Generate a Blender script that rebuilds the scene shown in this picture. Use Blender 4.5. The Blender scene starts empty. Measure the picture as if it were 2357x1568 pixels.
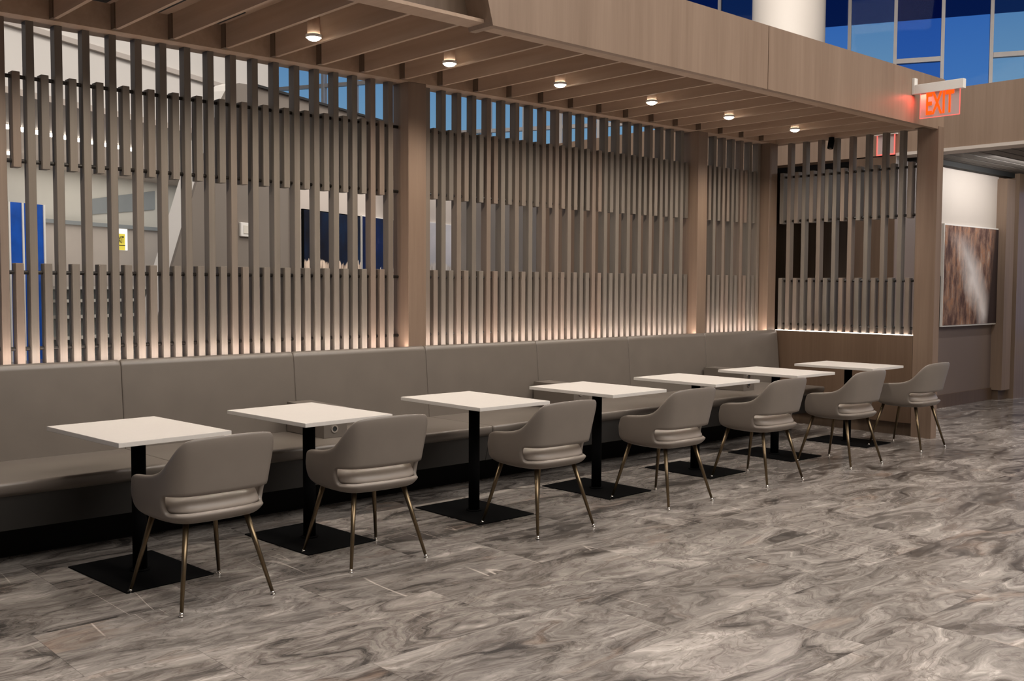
import bpy, bmesh, math, random
from mathutils import Vector, Matrix
random.seed(7)
S = bpy.context.scene
C = S.collection

# ------------------------------------------------------------------ camera
cam_d = bpy.data.cameras.new('camera')
cam = bpy.data.objects.new('camera', cam_d); C.objects.link(cam)
yaw, pitch, roll = 0.7397, -0.0540, 0.0047
F = Vector((math.sin(yaw)*math.cos(pitch), math.cos(yaw)*math.cos(pitch), math.sin(pitch)))
R0 = Vector((math.cos(yaw), -math.sin(yaw), 0)); U0 = R0.cross(F)
Rv = R0*math.cos(roll) + U0*math.sin(roll); Uv = U0*math.cos(roll) - R0*math.sin(roll)
m3 = Matrix((Rv, Uv, -F)).transposed()
CAM = Vector((-2.872, -5.0729, 1.4818))
cam.matrix_world = Matrix.Translation(CAM) @ m3.to_4x4()
cam_d.sensor_width = 36.0; cam_d.lens = 36.0*2350.82/2357.0
cam_d.clip_start = 0.05; cam_d.clip_end = 200
S.camera = cam

# ------------------------------------------------------------------ view, world
vs = S.view_settings
vs.view_transform = 'Standard'; vs.look = 'None'; vs.gamma = 1.0; vs.use_curve_mapping = False
vs.exposure = 0.0
W = bpy.data.worlds.new('dusk_sky'); S.world = W; W.use_nodes = True
nt = W.node_tree; nt.nodes.clear()
wo = nt.nodes.new('ShaderNodeOutputWorld'); wb = nt.nodes.new('ShaderNodeBackground')
tc = nt.nodes.new('ShaderNodeTexCoord'); sx = nt.nodes.new('ShaderNodeSeparateXYZ'); rp = nt.nodes.new('ShaderNodeValToRGB')
nt.links.new(tc.outputs['Generated'], sx.inputs[0]); nt.links.new(sx.outputs['Z'], rp.inputs[0])
rp.color_ramp.elements[0].position = 0.12; rp.color_ramp.elements[0].color = (0.17, 0.38, 0.74, 1)
rp.color_ramp.elements[1].position = 0.30; rp.color_ramp.elements[1].color = (0.03, 0.15, 0.56, 1)
nt.links.new(rp.outputs[0], wb.inputs[0]); wb.inputs[1].default_value = 1.0
nt.links.new(wb.outputs[0], wo.inputs[0])

# ------------------------------------------------------------------ the hall's own grid (turned against the cafe's)
TH = math.radians(63)
HU = Vector((math.sin(TH), math.cos(TH), 0)); HV = Vector((-math.cos(TH), math.sin(TH), 0))
HO = Vector((CAM.x, CAM.y, 0))
HROT = math.pi/2 - TH
def hp(u, v, z): return HO + HU*u + HV*v + Vector((0, 0, z))

# ------------------------------------------------------------------ large area lights (hall and corridor ceiling light, added fills)
def area_light(name, loc, sx_, sy_, power, col, rot=(0, 0, 0), spread=math.pi):
    d = bpy.data.lights.new(name, 'AREA'); d.shape = 'RECTANGLE'; d.size = sx_; d.size_y = sy_
    d.energy = power; d.color = col; d.spread = spread
    o = bpy.data.objects.new(name, d); C.objects.link(o); o.location = loc; o.rotation_euler = rot
    return o
WARM = (1.0, 0.94, 0.875)
area_light('hall_light', (2.0, -9.5, 9.6), 13, 8, 2250, WARM)
area_light('hall_light', hp(14.5, 1.2, 9.7), 4, 4, 620, (1.0, 0.93, 0.86), (0, 0, HROT))  # added fill, lights the round column from the front
area_light('hall_light', (7, -8, 9.6), 6, 6, 500, WARM)
area_light('corridor_light', (12.2, -1.3, 2.96), 1.6, 0.8, 32, (1.0, 0.88, 0.76))
area_light('hall_light', hp(11, 3.5, 9.7), 10, 4, 640, (1.0, 0.95, 0.90), (0, 0, HROT))
area_light('hall_light', hp(3, 7.5, 9.6), 5, 4, 150, (1.0, 0.95, 0.90), (0, 0, HROT))  # added fill, brightens the white slanted edge and bulkhead
area_light('hall_light', hp(17.2, 13.6, 3.80), 6.5, 4.5, 120, (1.0, 0.98, 0.92), (0, 0, HROT))

area_light('uplight_fill', hp(14.5, 13.6, 1.5), 7, 3, 65, (1.0, 0.94, 0.86), (math.pi, 0, HROT))  # added unseen uplight, only brightens the lower ceiling

# ------------------------------------------------------------------ materials
def new_mat(name):
    m = bpy.data.materials.new(name); m.use_nodes = True
    n = m.node_tree; b = n.nodes['Principled BSDF']
    return m, n, b
def plain(name, col, rough=0.5, metal=0.0, spec=0.5, noise=0.0, nscale=30.0, bump=0.0, bscale=200.0):
    m, n, b = new_mat(name)
    b.inputs['Roughness'].default_value = rough; b.inputs['Metallic'].default_value = metal
    b.inputs['Specular IOR Level'].default_value = spec
    b.inputs['Base Color'].default_value = (*col, 1)
    if noise or bump:
        t = n.nodes.new('ShaderNodeTexCoord')
    if noise:
        nz = n.nodes.new('ShaderNodeTexNoise'); nz.inputs['Scale'].default_value = nscale; nz.inputs['Detail'].default_value = 4
        n.links.new(t.outputs['Object'], nz.inputs['Vector'])
        r = n.nodes.new('ShaderNodeValToRGB')
        r.color_ramp.elements[0].position = 0.3; r.color_ramp.elements[1].position = 0.7
        r.color_ramp.elements[0].color = (*[c*(1-noise) for c in col], 1)
        r.color_ramp.elements[1].color = (*[min(1, c*(1+noise)) for c in col], 1)
        n.links.new(nz.outputs['Fac'], r.inputs[0]); n.links.new(r.outputs[0], b.inputs['Base Color'])
    if bump:
        nb = n.nodes.new('ShaderNodeTexNoise'); nb.inputs['Scale'].default_value = bscale; nb.inputs['Detail'].default_value = 2
        n.links.new(t.outputs['Object'], nb.inputs['Vector'])
        bp = n.nodes.new('ShaderNodeBump'); bp.inputs['Strength'].default_value = bump; bp.inputs['Distance'].default_value = 0.002
        n.links.new(nb.outputs['Fac'], bp.inputs['Height']); n.links.new(bp.outputs[0], b.inputs['Normal'])
    return m
def emit(name, col, strength):
    m = bpy.data.materials.new(name); m.use_nodes = True; n = m.node_tree; n.nodes.clear()
    o = n.nodes.new('ShaderNodeOutputMaterial'); e = n.nodes.new('ShaderNodeEmission')
    e.inputs[0].default_value = (*col, 1); e.inputs[1].default_value = strength
    n.links.new(e.outputs[0], o.inputs[0]); return m
def wood(name, c1, c2, grain=(28, 28, 1.1), rough=0.5, island=0.0):
    m, n, b = new_mat(name)
    b.inputs['Roughness'].default_value = rough; b.inputs['Specular IOR Level'].default_value = 0.35
    t = n.nodes.new('ShaderNodeTexCoord'); mp = n.nodes.new('ShaderNodeMapping'); mp.inputs['Scale'].default_value = grain
    n.links.new(t.outputs['Object'], mp.inputs[0])
    g = n.nodes.new('ShaderNodeNewGeometry')
    ad = n.nodes.new('ShaderNodeVectorMath'); ad.operation = 'ADD'
    sc = n.nodes.new('ShaderNodeVectorMath'); sc.operation = 'SCALE'; sc.inputs[0].default_value = (17, 31, 7)
    n.links.new(g.outputs['Random Per Island'], sc.inputs['Scale'])
    n.links.new(mp.outputs[0], ad.inputs[0]); n.links.new(sc.outputs[0], ad.inputs[1])
    n1 = n.nodes.new('ShaderNodeTexNoise'); n1.inputs['Scale'].default_value = 1.0; n1.inputs['Detail'].default_value = 5; n1.inputs['Roughness'].default_value = 0.65
    n.links.new(ad.outputs[0], n1.inputs['Vector'])
    n2 = n.nodes.new('ShaderNodeTexNoise'); n2.inputs['Scale'].default_value = 0.16; n2.inputs['Detail'].default_value = 2
    n.links.new(ad.outputs[0], n2.inputs['Vector'])
    mx = n.nodes.new('ShaderNodeMath'); mx.operation = 'MULTIPLY_ADD'; mx.inputs[1].default_value = 0.55
    hf = n.nodes.new('ShaderNodeMath'); hf.operation = 'MULTIPLY'; hf.inputs[1].default_value = 0.45
    n.links.new(n2.outputs['Fac'], hf.inputs[0]); n.links.new(n1.outputs['Fac'], mx.inputs[0]); n.links.new(hf.outputs[0], mx.inputs[2])
    r = n.nodes.new('ShaderNodeValToRGB'); r.color_ramp.elements[0].position = 0.36; r.color_ramp.elements[1].position = 0.64
    r.color_ramp.elements[0].color = (*c1, 1); r.color_ramp.elements[1].color = (*c2, 1)
    n.links.new(mx.outputs[0], r.inputs[0])
    out = r.outputs[0]
    if island:
        hs = n.nodes.new('ShaderNodeValToRGB'); e = hs.color_ramp.elements
        e[0].position = 0.0; e[0].color = (1-island*0.5, 1-island*0.5, 1-island*0.45, 1)
        e[1].position = 1.0; e[1].color = (1+island*0.9, 1.0, 1-island*0.35, 1)
        x = e.new(0.55); x.color = (1, 1, 1, 1)
        mm = n.nodes.new('ShaderNodeMix'); mm.data_type = 'RGBA'; mm.blend_type = 'MULTIPLY'; mm.inputs[0].default_value = 1.0
        n.links.new(g.outputs['Random Per Island'], hs.inputs[0])
        n.links.new(r.outputs[0], mm.inputs[6]); n.links.new(hs.outputs[0], mm.inputs[7]); out = mm.outputs[2]
    n.links.new(out, b.inputs['Base Color'])
    return m

def marble():
    m, n, b = new_mat('marble_floor_tile')
    N = n.nodes.new; L = n.links.new
    def math_(op, a, bb=None, c=None):
        q = N('ShaderNodeMath'); q.operation = op
        for i, v in enumerate((a, bb, c)):
            if v is None: continue
            if isinstance(v, (int, float)): q.inputs[i].default_value = v
            else: L(v, q.inputs[i])
        return q.outputs[0]
    t = N('ShaderNodeTexCoord'); sp = N('ShaderNodeSeparateXYZ'); L(t.outputs['Object'], sp.inputs[0])
    TX, TY = 1.2, 0.6
    row = math_('FLOOR', math_('DIVIDE', sp.outputs['Y'], TY))
    xo = math_('ADD', math_('DIVIDE', sp.outputs['X'], TX), math_('MULTIPLY', row, 0.37))
    colm = math_('FLOOR', xo)
    cid = N('ShaderNodeCombineXYZ'); L(colm, cid.inputs[0]); L(row, cid.inputs[1])
    wn = N('ShaderNodeTexWhiteNoise'); wn.noise_dimensions = '3D'; L(cid.outputs[0], wn.inputs['Vector'])
    off = N('ShaderNodeVectorMath'); off.operation = 'SCALE'; L(wn.outputs['Color'], off.inputs[0]); off.inputs['Scale'].default_value = 23.0
    mp = N('ShaderNodeMapping'); L(t.outputs['Object'], mp.inputs[0]); mp.inputs['Scale'].default_value = (0.75, 1.95, 1.0); mp.inputs['Rotation'].default_value = (0, 0, 0.10)
    ad = N('ShaderNodeVectorMath'); ad.operation = 'ADD'; L(mp.outputs[0], ad.inputs[0]); L(off.outputs[0], ad.inputs[1])
    # domain warp
    w1 = N('ShaderNodeTexNoise'); w1.inputs['Scale'].default_value = 1.3; w1.inputs['Detail'].default_value = 3; L(ad.outputs[0], w1.inputs['Vector'])
    ws = N('ShaderNodeVectorMath'); ws.operation = 'SCALE'; L(w1.outputs['Color'], ws.inputs[0]); ws.inputs['Scale'].default_value = 1.6
    wa = N('ShaderNodeVectorMath'); wa.operation = 'ADD'; L(ad.outputs[0], wa.inputs[0]); L(ws.outputs[0], wa.inputs[1])
    n1 = N('ShaderNodeTexNoise'); n1.inputs['Scale'].default_value = 1.35; n1.inputs['Detail'].default_value = 10; n1.inputs['Roughness'].default_value = 0.70; n1.inputs['Distortion'].default_value = 1.3
    L(wa.outputs[0], n1.inputs['Vector'])
    r = N('ShaderNodeValToRGB'); e = r.color_ramp.elements
    e[0].position = 0.36; e[0].color = (0.042, 0.037, 0.034, 1)
    e[1].position = 0.68; e[1].color = (0.47, 0.425, 0.385, 1)
    for p, c in ((0.42, (0.108, 0.095, 0.086)), (0.475, (0.180, 0.160, 0.145)), (0.53, (0.228, 0.204, 0.186)), (0.60, (0.305, 0.276, 0.252))):
        x = e.new(p); x.color = (*c, 1)
    L(n1.outputs['Fac'], r.inputs[0])
    # dark wavy veins
    n2 = N('ShaderNodeTexNoise'); n2.inputs['Scale'].default_value = 2.1; n2.inputs['Detail'].default_value = 7; n2.inputs['Roughness'].default_value = 0.55; n2.inputs['Distortion'].default_value = 1.6
    L(wa.outputs[0], n2.inputs['Vector'])
    d2 = math_('ABSOLUTE', math_('SUBTRACT', n2.outputs['Fac'], 0.5))
    v2 = N('ShaderNodeMapRange'); v2.inputs['From Min'].default_value = 0.0; v2.inputs['From Max'].default_value = 0.03; v2.inputs['To Min'].default_value = 0.52; v2.inputs['To Max'].default_value = 0.0
    L(d2, v2.inputs['Value'])
    mA = N('ShaderNodeMix'); mA.data_type = 'RGBA'; L(v2.outputs[0], mA.inputs[0]); L(r.outputs[0], mA.inputs[6]); mA.inputs[7].default_value = (0.085, 0.068, 0.058, 1)
    # light hairline veins, running across
    mp3 = N('ShaderNodeMapping'); L(t.outputs['Object'], mp3.inputs[0]); mp3.inputs['Scale'].default_value = (5.5, 0.42, 1.0); mp3.inputs['Rotation'].default_value = (0, 0, 0.22)
    a3 = N('ShaderNodeVectorMath'); a3.operation = 'ADD'; L(mp3.outputs[0], a3.inputs[0]); L(off.outputs[0], a3.inputs[1])
    n3 = N('ShaderNodeTexNoise'); n3.inputs['Scale'].default_value = 1.0; n3.inputs['Detail'].default_value = 0.6; n3.inputs['Distortion'].default_value = 0.0; L(a3.outputs[0], n3.inputs['Vector'])
    d3 = math_('ABSOLUTE', math_('SUBTRACT', n3.outputs['Fac'], 0.56))
    v3 = N('ShaderNodeMapRange'); v3.inputs['From Max'].default_value = 0.006; v3.inputs['To Min'].default_value = 0.75; v3.inputs['To Max'].default_value = 0.0; L(d3, v3.inputs['Value'])
    g3 = N('ShaderNodeTexNoise'); g3.inputs['Scale'].default_value = 0.8; L(ad.outputs[0], g3.inputs['Vector'])
    g3r = N('ShaderNodeMapRange'); g3r.inputs['From Min'].default_value = 0.52; g3r.inputs['From Max'].default_value = 0.62; L(g3.outputs['Fac'], g3r.inputs['Value'])
    f3 = math_('MULTIPLY', v3.outputs[0], g3r.outputs[0])
    mB = N('ShaderNodeMix'); mB.data_type = 'RGBA'; L(f3, mB.inputs[0]); L(mA.outputs[2], mB.inputs[6]); mB.inputs[7].default_value = (0.62, 0.55, 0.49, 1)
    n5 = N('ShaderNodeTexNoise'); n5.inputs['Scale'].default_value = 7.0; n5.inputs['Detail'].default_value = 8; n5.inputs['Roughness'].default_value = 0.75; n5.inputs['Distortion'].default_value = 0.8; L(wa.outputs[0], n5.inputs['Vector'])
    r5 = N('ShaderNodeValToRGB'); q5 = r5.color_ramp.elements; q5[0].position = 0.34; q5[0].color = (0.74, 0.73, 0.72, 1); q5[1].position = 0.68; q5[1].color = (1.20, 1.19, 1.18, 1)
    x5 = q5.new(0.5); x5.color = (1, 1, 1, 1)
    L(n5.outputs['Fac'], r5.inputs[0])
    m5 = N('ShaderNodeMix'); m5.data_type = 'RGBA'; m5.blend_type = 'MULTIPLY'; m5.inputs[0].default_value = 1.0; L(mB.outputs[2], m5.inputs[6]); L(r5.outputs[0], m5.inputs[7])
    mB = m5
    # rusty patches
    n4 = N('ShaderNodeTexNoise'); n4.inputs['Scale'].default_value = 1.5; n4.inputs['Detail'].default_value = 4; L(wa.outputs[0], n4.inputs['Vector'])
    r4 = N('ShaderNodeMapRange'); r4.inputs['From Min'].default_value = 0.61; r4.inputs['From Max'].default_value = 0.74; r4.inputs['To Max'].default_value = 0.32; L(n4.outputs['Fac'], r4.inputs['Value'])
    mC = N('ShaderNodeMix'); mC.data_type = 'RGBA'; L(r4.outputs[0], mC.inputs[0]); L(mB.outputs[2], mC.inputs[6]); mC.inputs[7].default_value = (0.34, 0.22, 0.155, 1)
    # tile value shift and grout
    tv = math_('MULTIPLY_ADD', wn.outputs['Value'], 0.26, 0.87)
    fy = math_('ABSOLUTE', math_('SUBTRACT', math_('FRACT', math_('DIVIDE', sp.outputs['Y'], TY)), 0.5))
    fx = math_('ABSOLUTE', math_('SUBTRACT', math_('FRACT', xo), 0.5))
    gy = math_('GREATER_THAN', fy, 0.5-0.0016/TY); gx = math_('GREATER_THAN', fx, 0.5-0.0016/TX)
    gr = math_('MULTIPLY_ADD', math_('MAXIMUM', gx, gy), -0.35, 1.0)
    fin = N('ShaderNodeVectorMath'); fin.operation = 'SCALE'; L(mC.outputs[2], fin.inputs[0]); L(math_('MULTIPLY', tv, gr), fin.inputs['Scale'])
    L(fin.outputs[0], b.inputs['Base Color'])
    b.inputs['Roughness'].default_value = 0.20; b.inputs['Specular IOR Level'].default_value = 0.32
    return m

M = {}
M['floor'] = marble()
M['fascia'] = wood('veneer_light', (0.215, 0.148, 0.105), (0.275, 0.195, 0.142), (22, 22, 0.9), 0.45)
M['soffit'] = wood('veneer_soffit', (0.34, 0.238, 0.17), (0.42, 0.305, 0.225), (22, 0.9, 22), 0.5, 0.08)
M['slat'] = wood('veneer_slat', (0.130, 0.111, 0.092), (0.168, 0.145, 0.121), (30, 30, 1.0), 0.5, 0.15)
M['pillar'] = wood('veneer_pillar', (0.158, 0.106, 0.075), (0.205, 0.144, 0.105), (24, 24, 0.9), 0.45)
M['panel'] = wood('veneer_panel', (0.098, 0.061, 0.039), (0.128, 0.083, 0.055), (24, 24, 0.9), 0.4)
M['polished'] = wood('veneer_polished', (0.215, 0.148, 0.105), (0.275, 0.195, 0.142), (22, 22, 0.9), 0.14)
M['corridor_ceiling'] = plain('grey_slat_ceiling', (0.11, 0.096, 0.085), 0.7, noise=0.05, nscale=3)
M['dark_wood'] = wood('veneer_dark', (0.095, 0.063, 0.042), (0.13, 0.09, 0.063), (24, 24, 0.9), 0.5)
M['bench'] = plain('taupe_bench_leather', (0.106, 0.089, 0.075), 0.38, spec=0.5, noise=0.05, nscale=6, bump=0.12, bscale=420)
M['bench_front'] = plain('shaded_bench_front', (0.026, 0.024, 0.022), 0.55, spec=0.25, noise=0.05, nscale=6)  # bench taupe darkened to paint in the shade below the seat edge
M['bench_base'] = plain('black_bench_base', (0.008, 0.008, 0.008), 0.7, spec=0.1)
M['chair'] = plain('taupe_chair_leather', (0.165, 0.140, 0.119), 0.42, spec=0.4, noise=0.04, nscale=7, bump=0.10, bscale=500)
M['chair_seat'] = plain('lit_seat_leather', (0.25, 0.212, 0.182), 0.4, spec=0.4, noise=0.04, nscale=7, bump=0.10, bscale=500)  # shell taupe made paler, painting in the light on the seat
M['seam'] = plain('dark_seam', (0.03, 0.025, 0.02), 0.7)
M['bronze'] = plain('bronze_leg', (0.14, 0.102, 0.06), 0.34, metal=0.88, noise=0.08, nscale=40)
M['chrome'] = plain('chrome', (0.75, 0.72, 0.68), 0.15, metal=1.0)
M['white_top'] = plain('white_laminate', (0.545, 0.515, 0.485), 0.35, spec=0.4, noise=0.02, nscale=60)
M['black'] = plain('black_powder_coat', (0.004, 0.004, 0.0042), 0.8, spec=0.03, noise=0.1, nscale=80)
M['black_matte'] = plain('matte_black', (0.008, 0.008, 0.008), 0.8)
M['rod'] = plain('black_rod', (0.012, 0.009, 0.007), 0.5)
M['taupe'] = plain('taupe_wall_paint', (0.185, 0.157, 0.132), 0.7, noise=0.03, nscale=2)
M['white'] = plain('white_paint', (0.72, 0.68, 0.63), 0.6, noise=0.02, nscale=2)
M['cream'] = plain('cream_paint', (0.62, 0.58, 0.51), 0.65, noise=0.03, nscale=2)
M['grey'] = plain('grey_paint', (0.26, 0.27, 0.27), 0.6, noise=0.05, nscale=2)
M['light_wall'] = plain('light_wall_paint', (0.52, 0.46, 0.41), 0.6, noise=0.02, nscale=2)
M['column'] = plain('white_column_paint', (0.60, 0.55, 0.50), 0.6, noise=0.02, nscale=1)
M['hall_ceiling'] = plain('hall_ceiling_paint', (0.5, 0.47, 0.44), 0.8, noise=0.02, nscale=2)
M['low_ceiling'] = plain('lower_ceiling_paint', (0.50, 0.43, 0.375), 0.8, noise=0.06, nscale=1.2)
M['hall_wall'] = plain('hall_wall_paint', (0.34, 0.30, 0.265), 0.75, noise=0.03, nscale=1)
M['mullion'] = plain('mullion_metal', (0.74, 0.70, 0.68), 0.5, metal=0.0, noise=0.03, nscale=5)
M['white_plastic'] = plain('white_plastic', (0.72, 0.69, 0.65), 0.4, noise=0.01, nscale=30)
M['led'] = emit('warm_led', (1.0, 0.85, 0.77), 95.0)
M['led_end'] = emit('warm_led_end', (1.0, 0.84, 0.74), 30.0)
M['lamp'] = emit('downlight_glow', (1.0, 0.93, 0.80), 30.0)
M['lamp2'] = emit('recessed_light_glow', (1.0, 0.96, 0.86), 14.0)
M['red'] = emit('red_letter_glow', (1.0, 0.055, 0.004), 2.4)
M['red_edge'] = emit('red_edge_glow', (1.0, 0.16, 0.13), 1.3)
M['yellow'] = emit('yellow_sign_glow', (0.9, 0.72, 0.10), 0.9)
M['sign_white'] = emit('white_sign_glow', (1.0, 0.98, 0.92), 1.2)
M['stone_kick'] = plain('grey_kick_metal', (0.17, 0.15, 0.135), 0.35, metal=0.5, noise=0.05, nscale=5)
M['mauve'] = plain('mauve_wall_paint', (0.175, 0.130, 0.110), 0.55, noise=0.03, nscale=1.5)

def glass(name, tint, gloss=0.0015):
    m = bpy.data.materials.new(name); m.use_nodes = True; n = m.node_tree; n.nodes.clear()
    o = n.nodes.new('ShaderNodeOutputMaterial'); tr = n.nodes.new('ShaderNodeBsdfTransparent'); gl = n.nodes.new('ShaderNodeBsdfGlossy')
    mx = n.nodes.new('ShaderNodeMixShader'); mx.inputs[0].default_value = gloss
    tr.inputs[0].default_value = (*tint, 1); gl.inputs['Roughness'].default_value = 0.03; gl.inputs[0].default_value = (0.8, 0.85, 0.9, 1)
    n.links.new(tr.outputs[0], mx.inputs[1]); n.links.new(gl.outputs[0], mx.inputs[2]); n.links.new(mx.outputs[0], o.inputs[0])
    return m
M['panes'] = [glass('window_glass_a', (0.98, 0.92, 0.80)), glass('window_glass_b', (0.62, 0.72, 0.80)), glass('window_glass_c', (0.44, 0.56, 0.72))]
M['panes_dark'] = [glass('upper_glass_a', (0.22, 0.26, 0.34)), glass('upper_glass_b', (0.14, 0.19, 0.30)), glass('upper_glass_c', (0.09, 0.12, 0.24))]
M['acrylic'] = glass('sign_acrylic', (0.9, 0.85, 0.84), 0.05)
_n = M['acrylic'].node_tree; _d = _n.nodes.new('ShaderNodeBsdfDiffuse'); _d.inputs[0].default_value = (0.75, 0.62, 0.60, 1)
_m = _n.nodes.new('ShaderNodeMixShader'); _m.inputs[0].default_value = 0.45; _o = [x for x in _n.nodes if x.type == 'OUTPUT_MATERIAL'][0]
_src = _o.inputs[0].links[0].from_socket; _n.links.new(_src, _m.inputs[1]); _n.links.new(_d.outputs[0], _m.inputs[2]); _n.links.new(_m.outputs[0], _o.inputs[0])
M['blue'] = plain('blue_panel', (0.006, 0.07, 0.40), 0.25, noise=0.25, nscale=2.5)
M['shelf'] = plain('shelf_grey', (0.16, 0.17, 0.16), 0.6, noise=0.2, nscale=4)

def picture_mat(name, stops, scale, ground=None):
    """abstract print: stretched noise through a ramp, with an optional pale band along the bottom (local z below ground)"""
    m, n, b = new_mat(name); N = n.nodes.new; L = n.links.new
    b.inputs['Roughness'].default_value = 0.35
    t = N('ShaderNodeTexCoord'); mp = N('ShaderNodeMapping'); mp.inputs['Scale'].default_value = scale; L(t.outputs['Object'], mp.inputs[0])
    z = N('ShaderNodeTexNoise'); z.inputs['Scale'].default_value = 1; z.inputs['Detail'].default_value = 6; z.inputs['Roughness'].default_value = 0.65; L(mp.outputs[0], z.inputs['Vector'])
    r = N('ShaderNodeValToRGB'); e = r.color_ramp.elements
    e[0].position = stops[0][0]; e[0].color = (*stops[0][1], 1); e[1].position = stops[-1][0]; e[1].color = (*stops[-1][1], 1)
    for p, c in stops[1:-1]:
        x = e.new(p); x.color = (*c, 1)
    L(z.outputs['Fac'], r.inputs[0]); out = r.outputs[0]
    if ground:
        gz, gc1, gc2 = ground
        sp = N('ShaderNodeSeparateXYZ'); L(t.outputs['Object'], sp.inputs[0])
        k = N('ShaderNodeTexNoise'); k.inputs['Scale'].default_value = 9; k.inputs['Detail'].default_value = 6
        mk = N('ShaderNodeMapping'); mk.inputs['Scale'].default_value = (2.2, 2.2, 0.7); L(t.outputs['Object'], mk.inputs[0]); L(mk.outputs[0], k.inputs['Vector'])
        a = N('ShaderNodeMath'); a.operation = 'MULTIPLY_ADD'; L(k.outputs['Fac'], a.inputs[0]); a.inputs[1].default_value = -0.34; L(sp.outputs['Z'], a.inputs[2])
        lt = N('ShaderNodeMapRange'); lt.inputs['From Min'].default_value = gz-0.17; lt.inputs['From Max'].default_value = gz-0.19; L(a.outputs[0], lt.inputs['Value'])
        rc = N('ShaderNodeValToRGB'); rc.color_ramp.elements[0].color = (*gc1, 1); rc.color_ramp.elements[1].color = (*gc2, 1); rc.color_ramp.elements[0].position = 0.35; rc.color_ramp.elements[1].position = 0.6
        L(k.outputs['Fac'], rc.inputs[0])
        mm = N('ShaderNodeMix'); mm.data_type = 'RGBA'; L(lt.outputs[0], mm.inputs[0]); L(out, mm.inputs[6]); L(rc.outputs[0], mm.inputs[7]); out = mm.outputs[2]
    L(out, b.inputs['Base Color'])
    return m
M['art_night'] = picture_mat('night_field_print', [(0.38, (0.002, 0.002, 0.004)), (0.52, (0.002, 0.007, 0.022)), (0.66, (0.001, 0.016, 0.05))], (2, 2, 1.2), (0.10, (0.14, 0.08, 0.05), (0.72, 0.58, 0.46)))
M['art_sky'] = picture_mat('night_sky_print', [(0.35, (0.001, 0.002, 0.008)), (0.56, (0.001, 0.006, 0.05)), (0.64, (0.02, 0.02, 0.06)), (0.70, (0.7, 0.4, 0.2))], (4, 4, 3), (0.02, (0.14, 0.12, 0.10), (0.55, 0.50, 0.46)))
M['art_pale'] = picture_mat('pale_shore_print', [(0.3, (0.45, 0.44, 0.45)), (0.7, (0.62, 0.58, 0.60))], (1, 1, 2), (0.13, (0.40, 0.33, 0.26), (0.68, 0.62, 0.56)))

def art_big():
    m, n, b = new_mat('rust_and_white_abstract'); N = n.nodes.new; L = n.links.new
    b.inputs['Roughness'].default_value = 0.7; b.inputs['Specular IOR Level'].default_value = 0.1
    t = N('ShaderNodeTexCoord'); sp = N('ShaderNodeSeparateXYZ'); L(t.outputs['Object'], sp.inputs[0])
    mp = N('ShaderNodeMapping'); mp.inputs['Scale'].default_value = (5.0, 1, 1.6); L(t.outputs['Object'], mp.inputs[0])
    z = N('ShaderNodeTexNoise'); z.inputs['Scale'].default_value = 1.4; z.inputs['Detail'].default_value = 8; z.inputs['Roughness'].default_value = 0.7; L(mp.outputs[0], z.inputs['Vector'])
    r = N('ShaderNodeValToRGB'); e = r.color_ramp.elements
    e[0].position = 0.36; e[0].color = (0.07, 0.042, 0.042, 1); e[1].position = 0.68; e[1].color = (0.52, 0.36, 0.24, 1)
    for p, c in ((0.46, (0.15, 0.085, 0.068)), (0.53, (0.27, 0.17, 0.13)), (0.57, (0.36, 0.175, 0.10)), (0.62, (0.34, 0.25, 0.21))):
        x = e.new(p); x.color = (*c, 1)
    L(z.outputs['Fac'], r.inputs[0])
    # white plume: falls from the upper left to the lower right of the canvas
    def mth(op, a, bb=None, c=None):
        q = N('ShaderNodeMath'); q.operation = op
        for i, v in enumerate((a, bb, c)):
            if v is None: continue
            if isinstance(v, (int, float)): q.inputs[i].default_value = v
            else: L(v, q.inputs[i])
        return q.outputs[0]
    w = N('ShaderNodeTexNoise'); w.inputs['Scale'].default_value = 2.2; w.inputs['Detail'].default_value = 6; L(t.outputs['Object'], w.inputs['Vector'])
    wob = mth('MULTIPLY_ADD', w.outputs['Fac'], 0.5, -0.25)
    # centre line x = 0.10 - 0.72 z  (canvas local: x -0.8..0.8, z -0.625..0.625)
    dist = mth('ABSOLUTE', mth('ADD', mth('ADD', sp.outputs['X'], mth('MULTIPLY_ADD', sp.outputs['Z'], 0.80, -0.02)), wob))
    pl = N('ShaderNodeMapRange'); pl.inputs['From Min'].default_value = 0.02; pl.inputs['From Max'].default_value = 0.38; pl.inputs['To Min'].default_value = 0.95; pl.inputs['To Max'].default_value = 0.0; L(dist, pl.inputs['Value'])
    pz = N('ShaderNodeMapRange'); pz.inputs['From Min'].default_value = 0.55; pz.inputs['From Max'].default_value = 0.1; L(sp.outputs['Z'], pz.inputs['Value'])
    mxp = mth('MULTIPLY', mth('MULTIPLY', pl.outputs[0], mth('MULTIPLY_ADD', w.outputs['Fac'], 0.9, 0.35)), pz.outputs[0])
    cl = N('ShaderNodeClamp'); L(mxp, cl.inputs[0])
    mm = N('ShaderNodeMix'); mm.data_type = 'RGBA'; L(cl.outputs[0], mm.inputs[0]); L(r.outputs[0], mm.inputs[6]); mm.inputs[7].default_value = (0.92, 0.86, 0.84, 1)
    # dark right margin
    rm = N('ShaderNodeMapRange'); rm.inputs['From Min'].default_value = 0.45; rm.inputs['From Max'].default_value = 0.60; L(mth('MULTIPLY_ADD', sp.outputs['Z'], -0.16, sp.outputs['X']), rm.inputs['Value'])
    m2 = N('ShaderNodeMix'); m2.data_type = 'RGBA'; L(rm.outputs[0], m2.inputs[0]); L(mm.outputs[2], m2.inputs[6]); m2.inputs[7].default_value = (0.045, 0.03, 0.028, 1)
    L(m2.outputs[2], b.inputs['Base Color'])
    return m
M['art_big'] = art_big()

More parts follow.
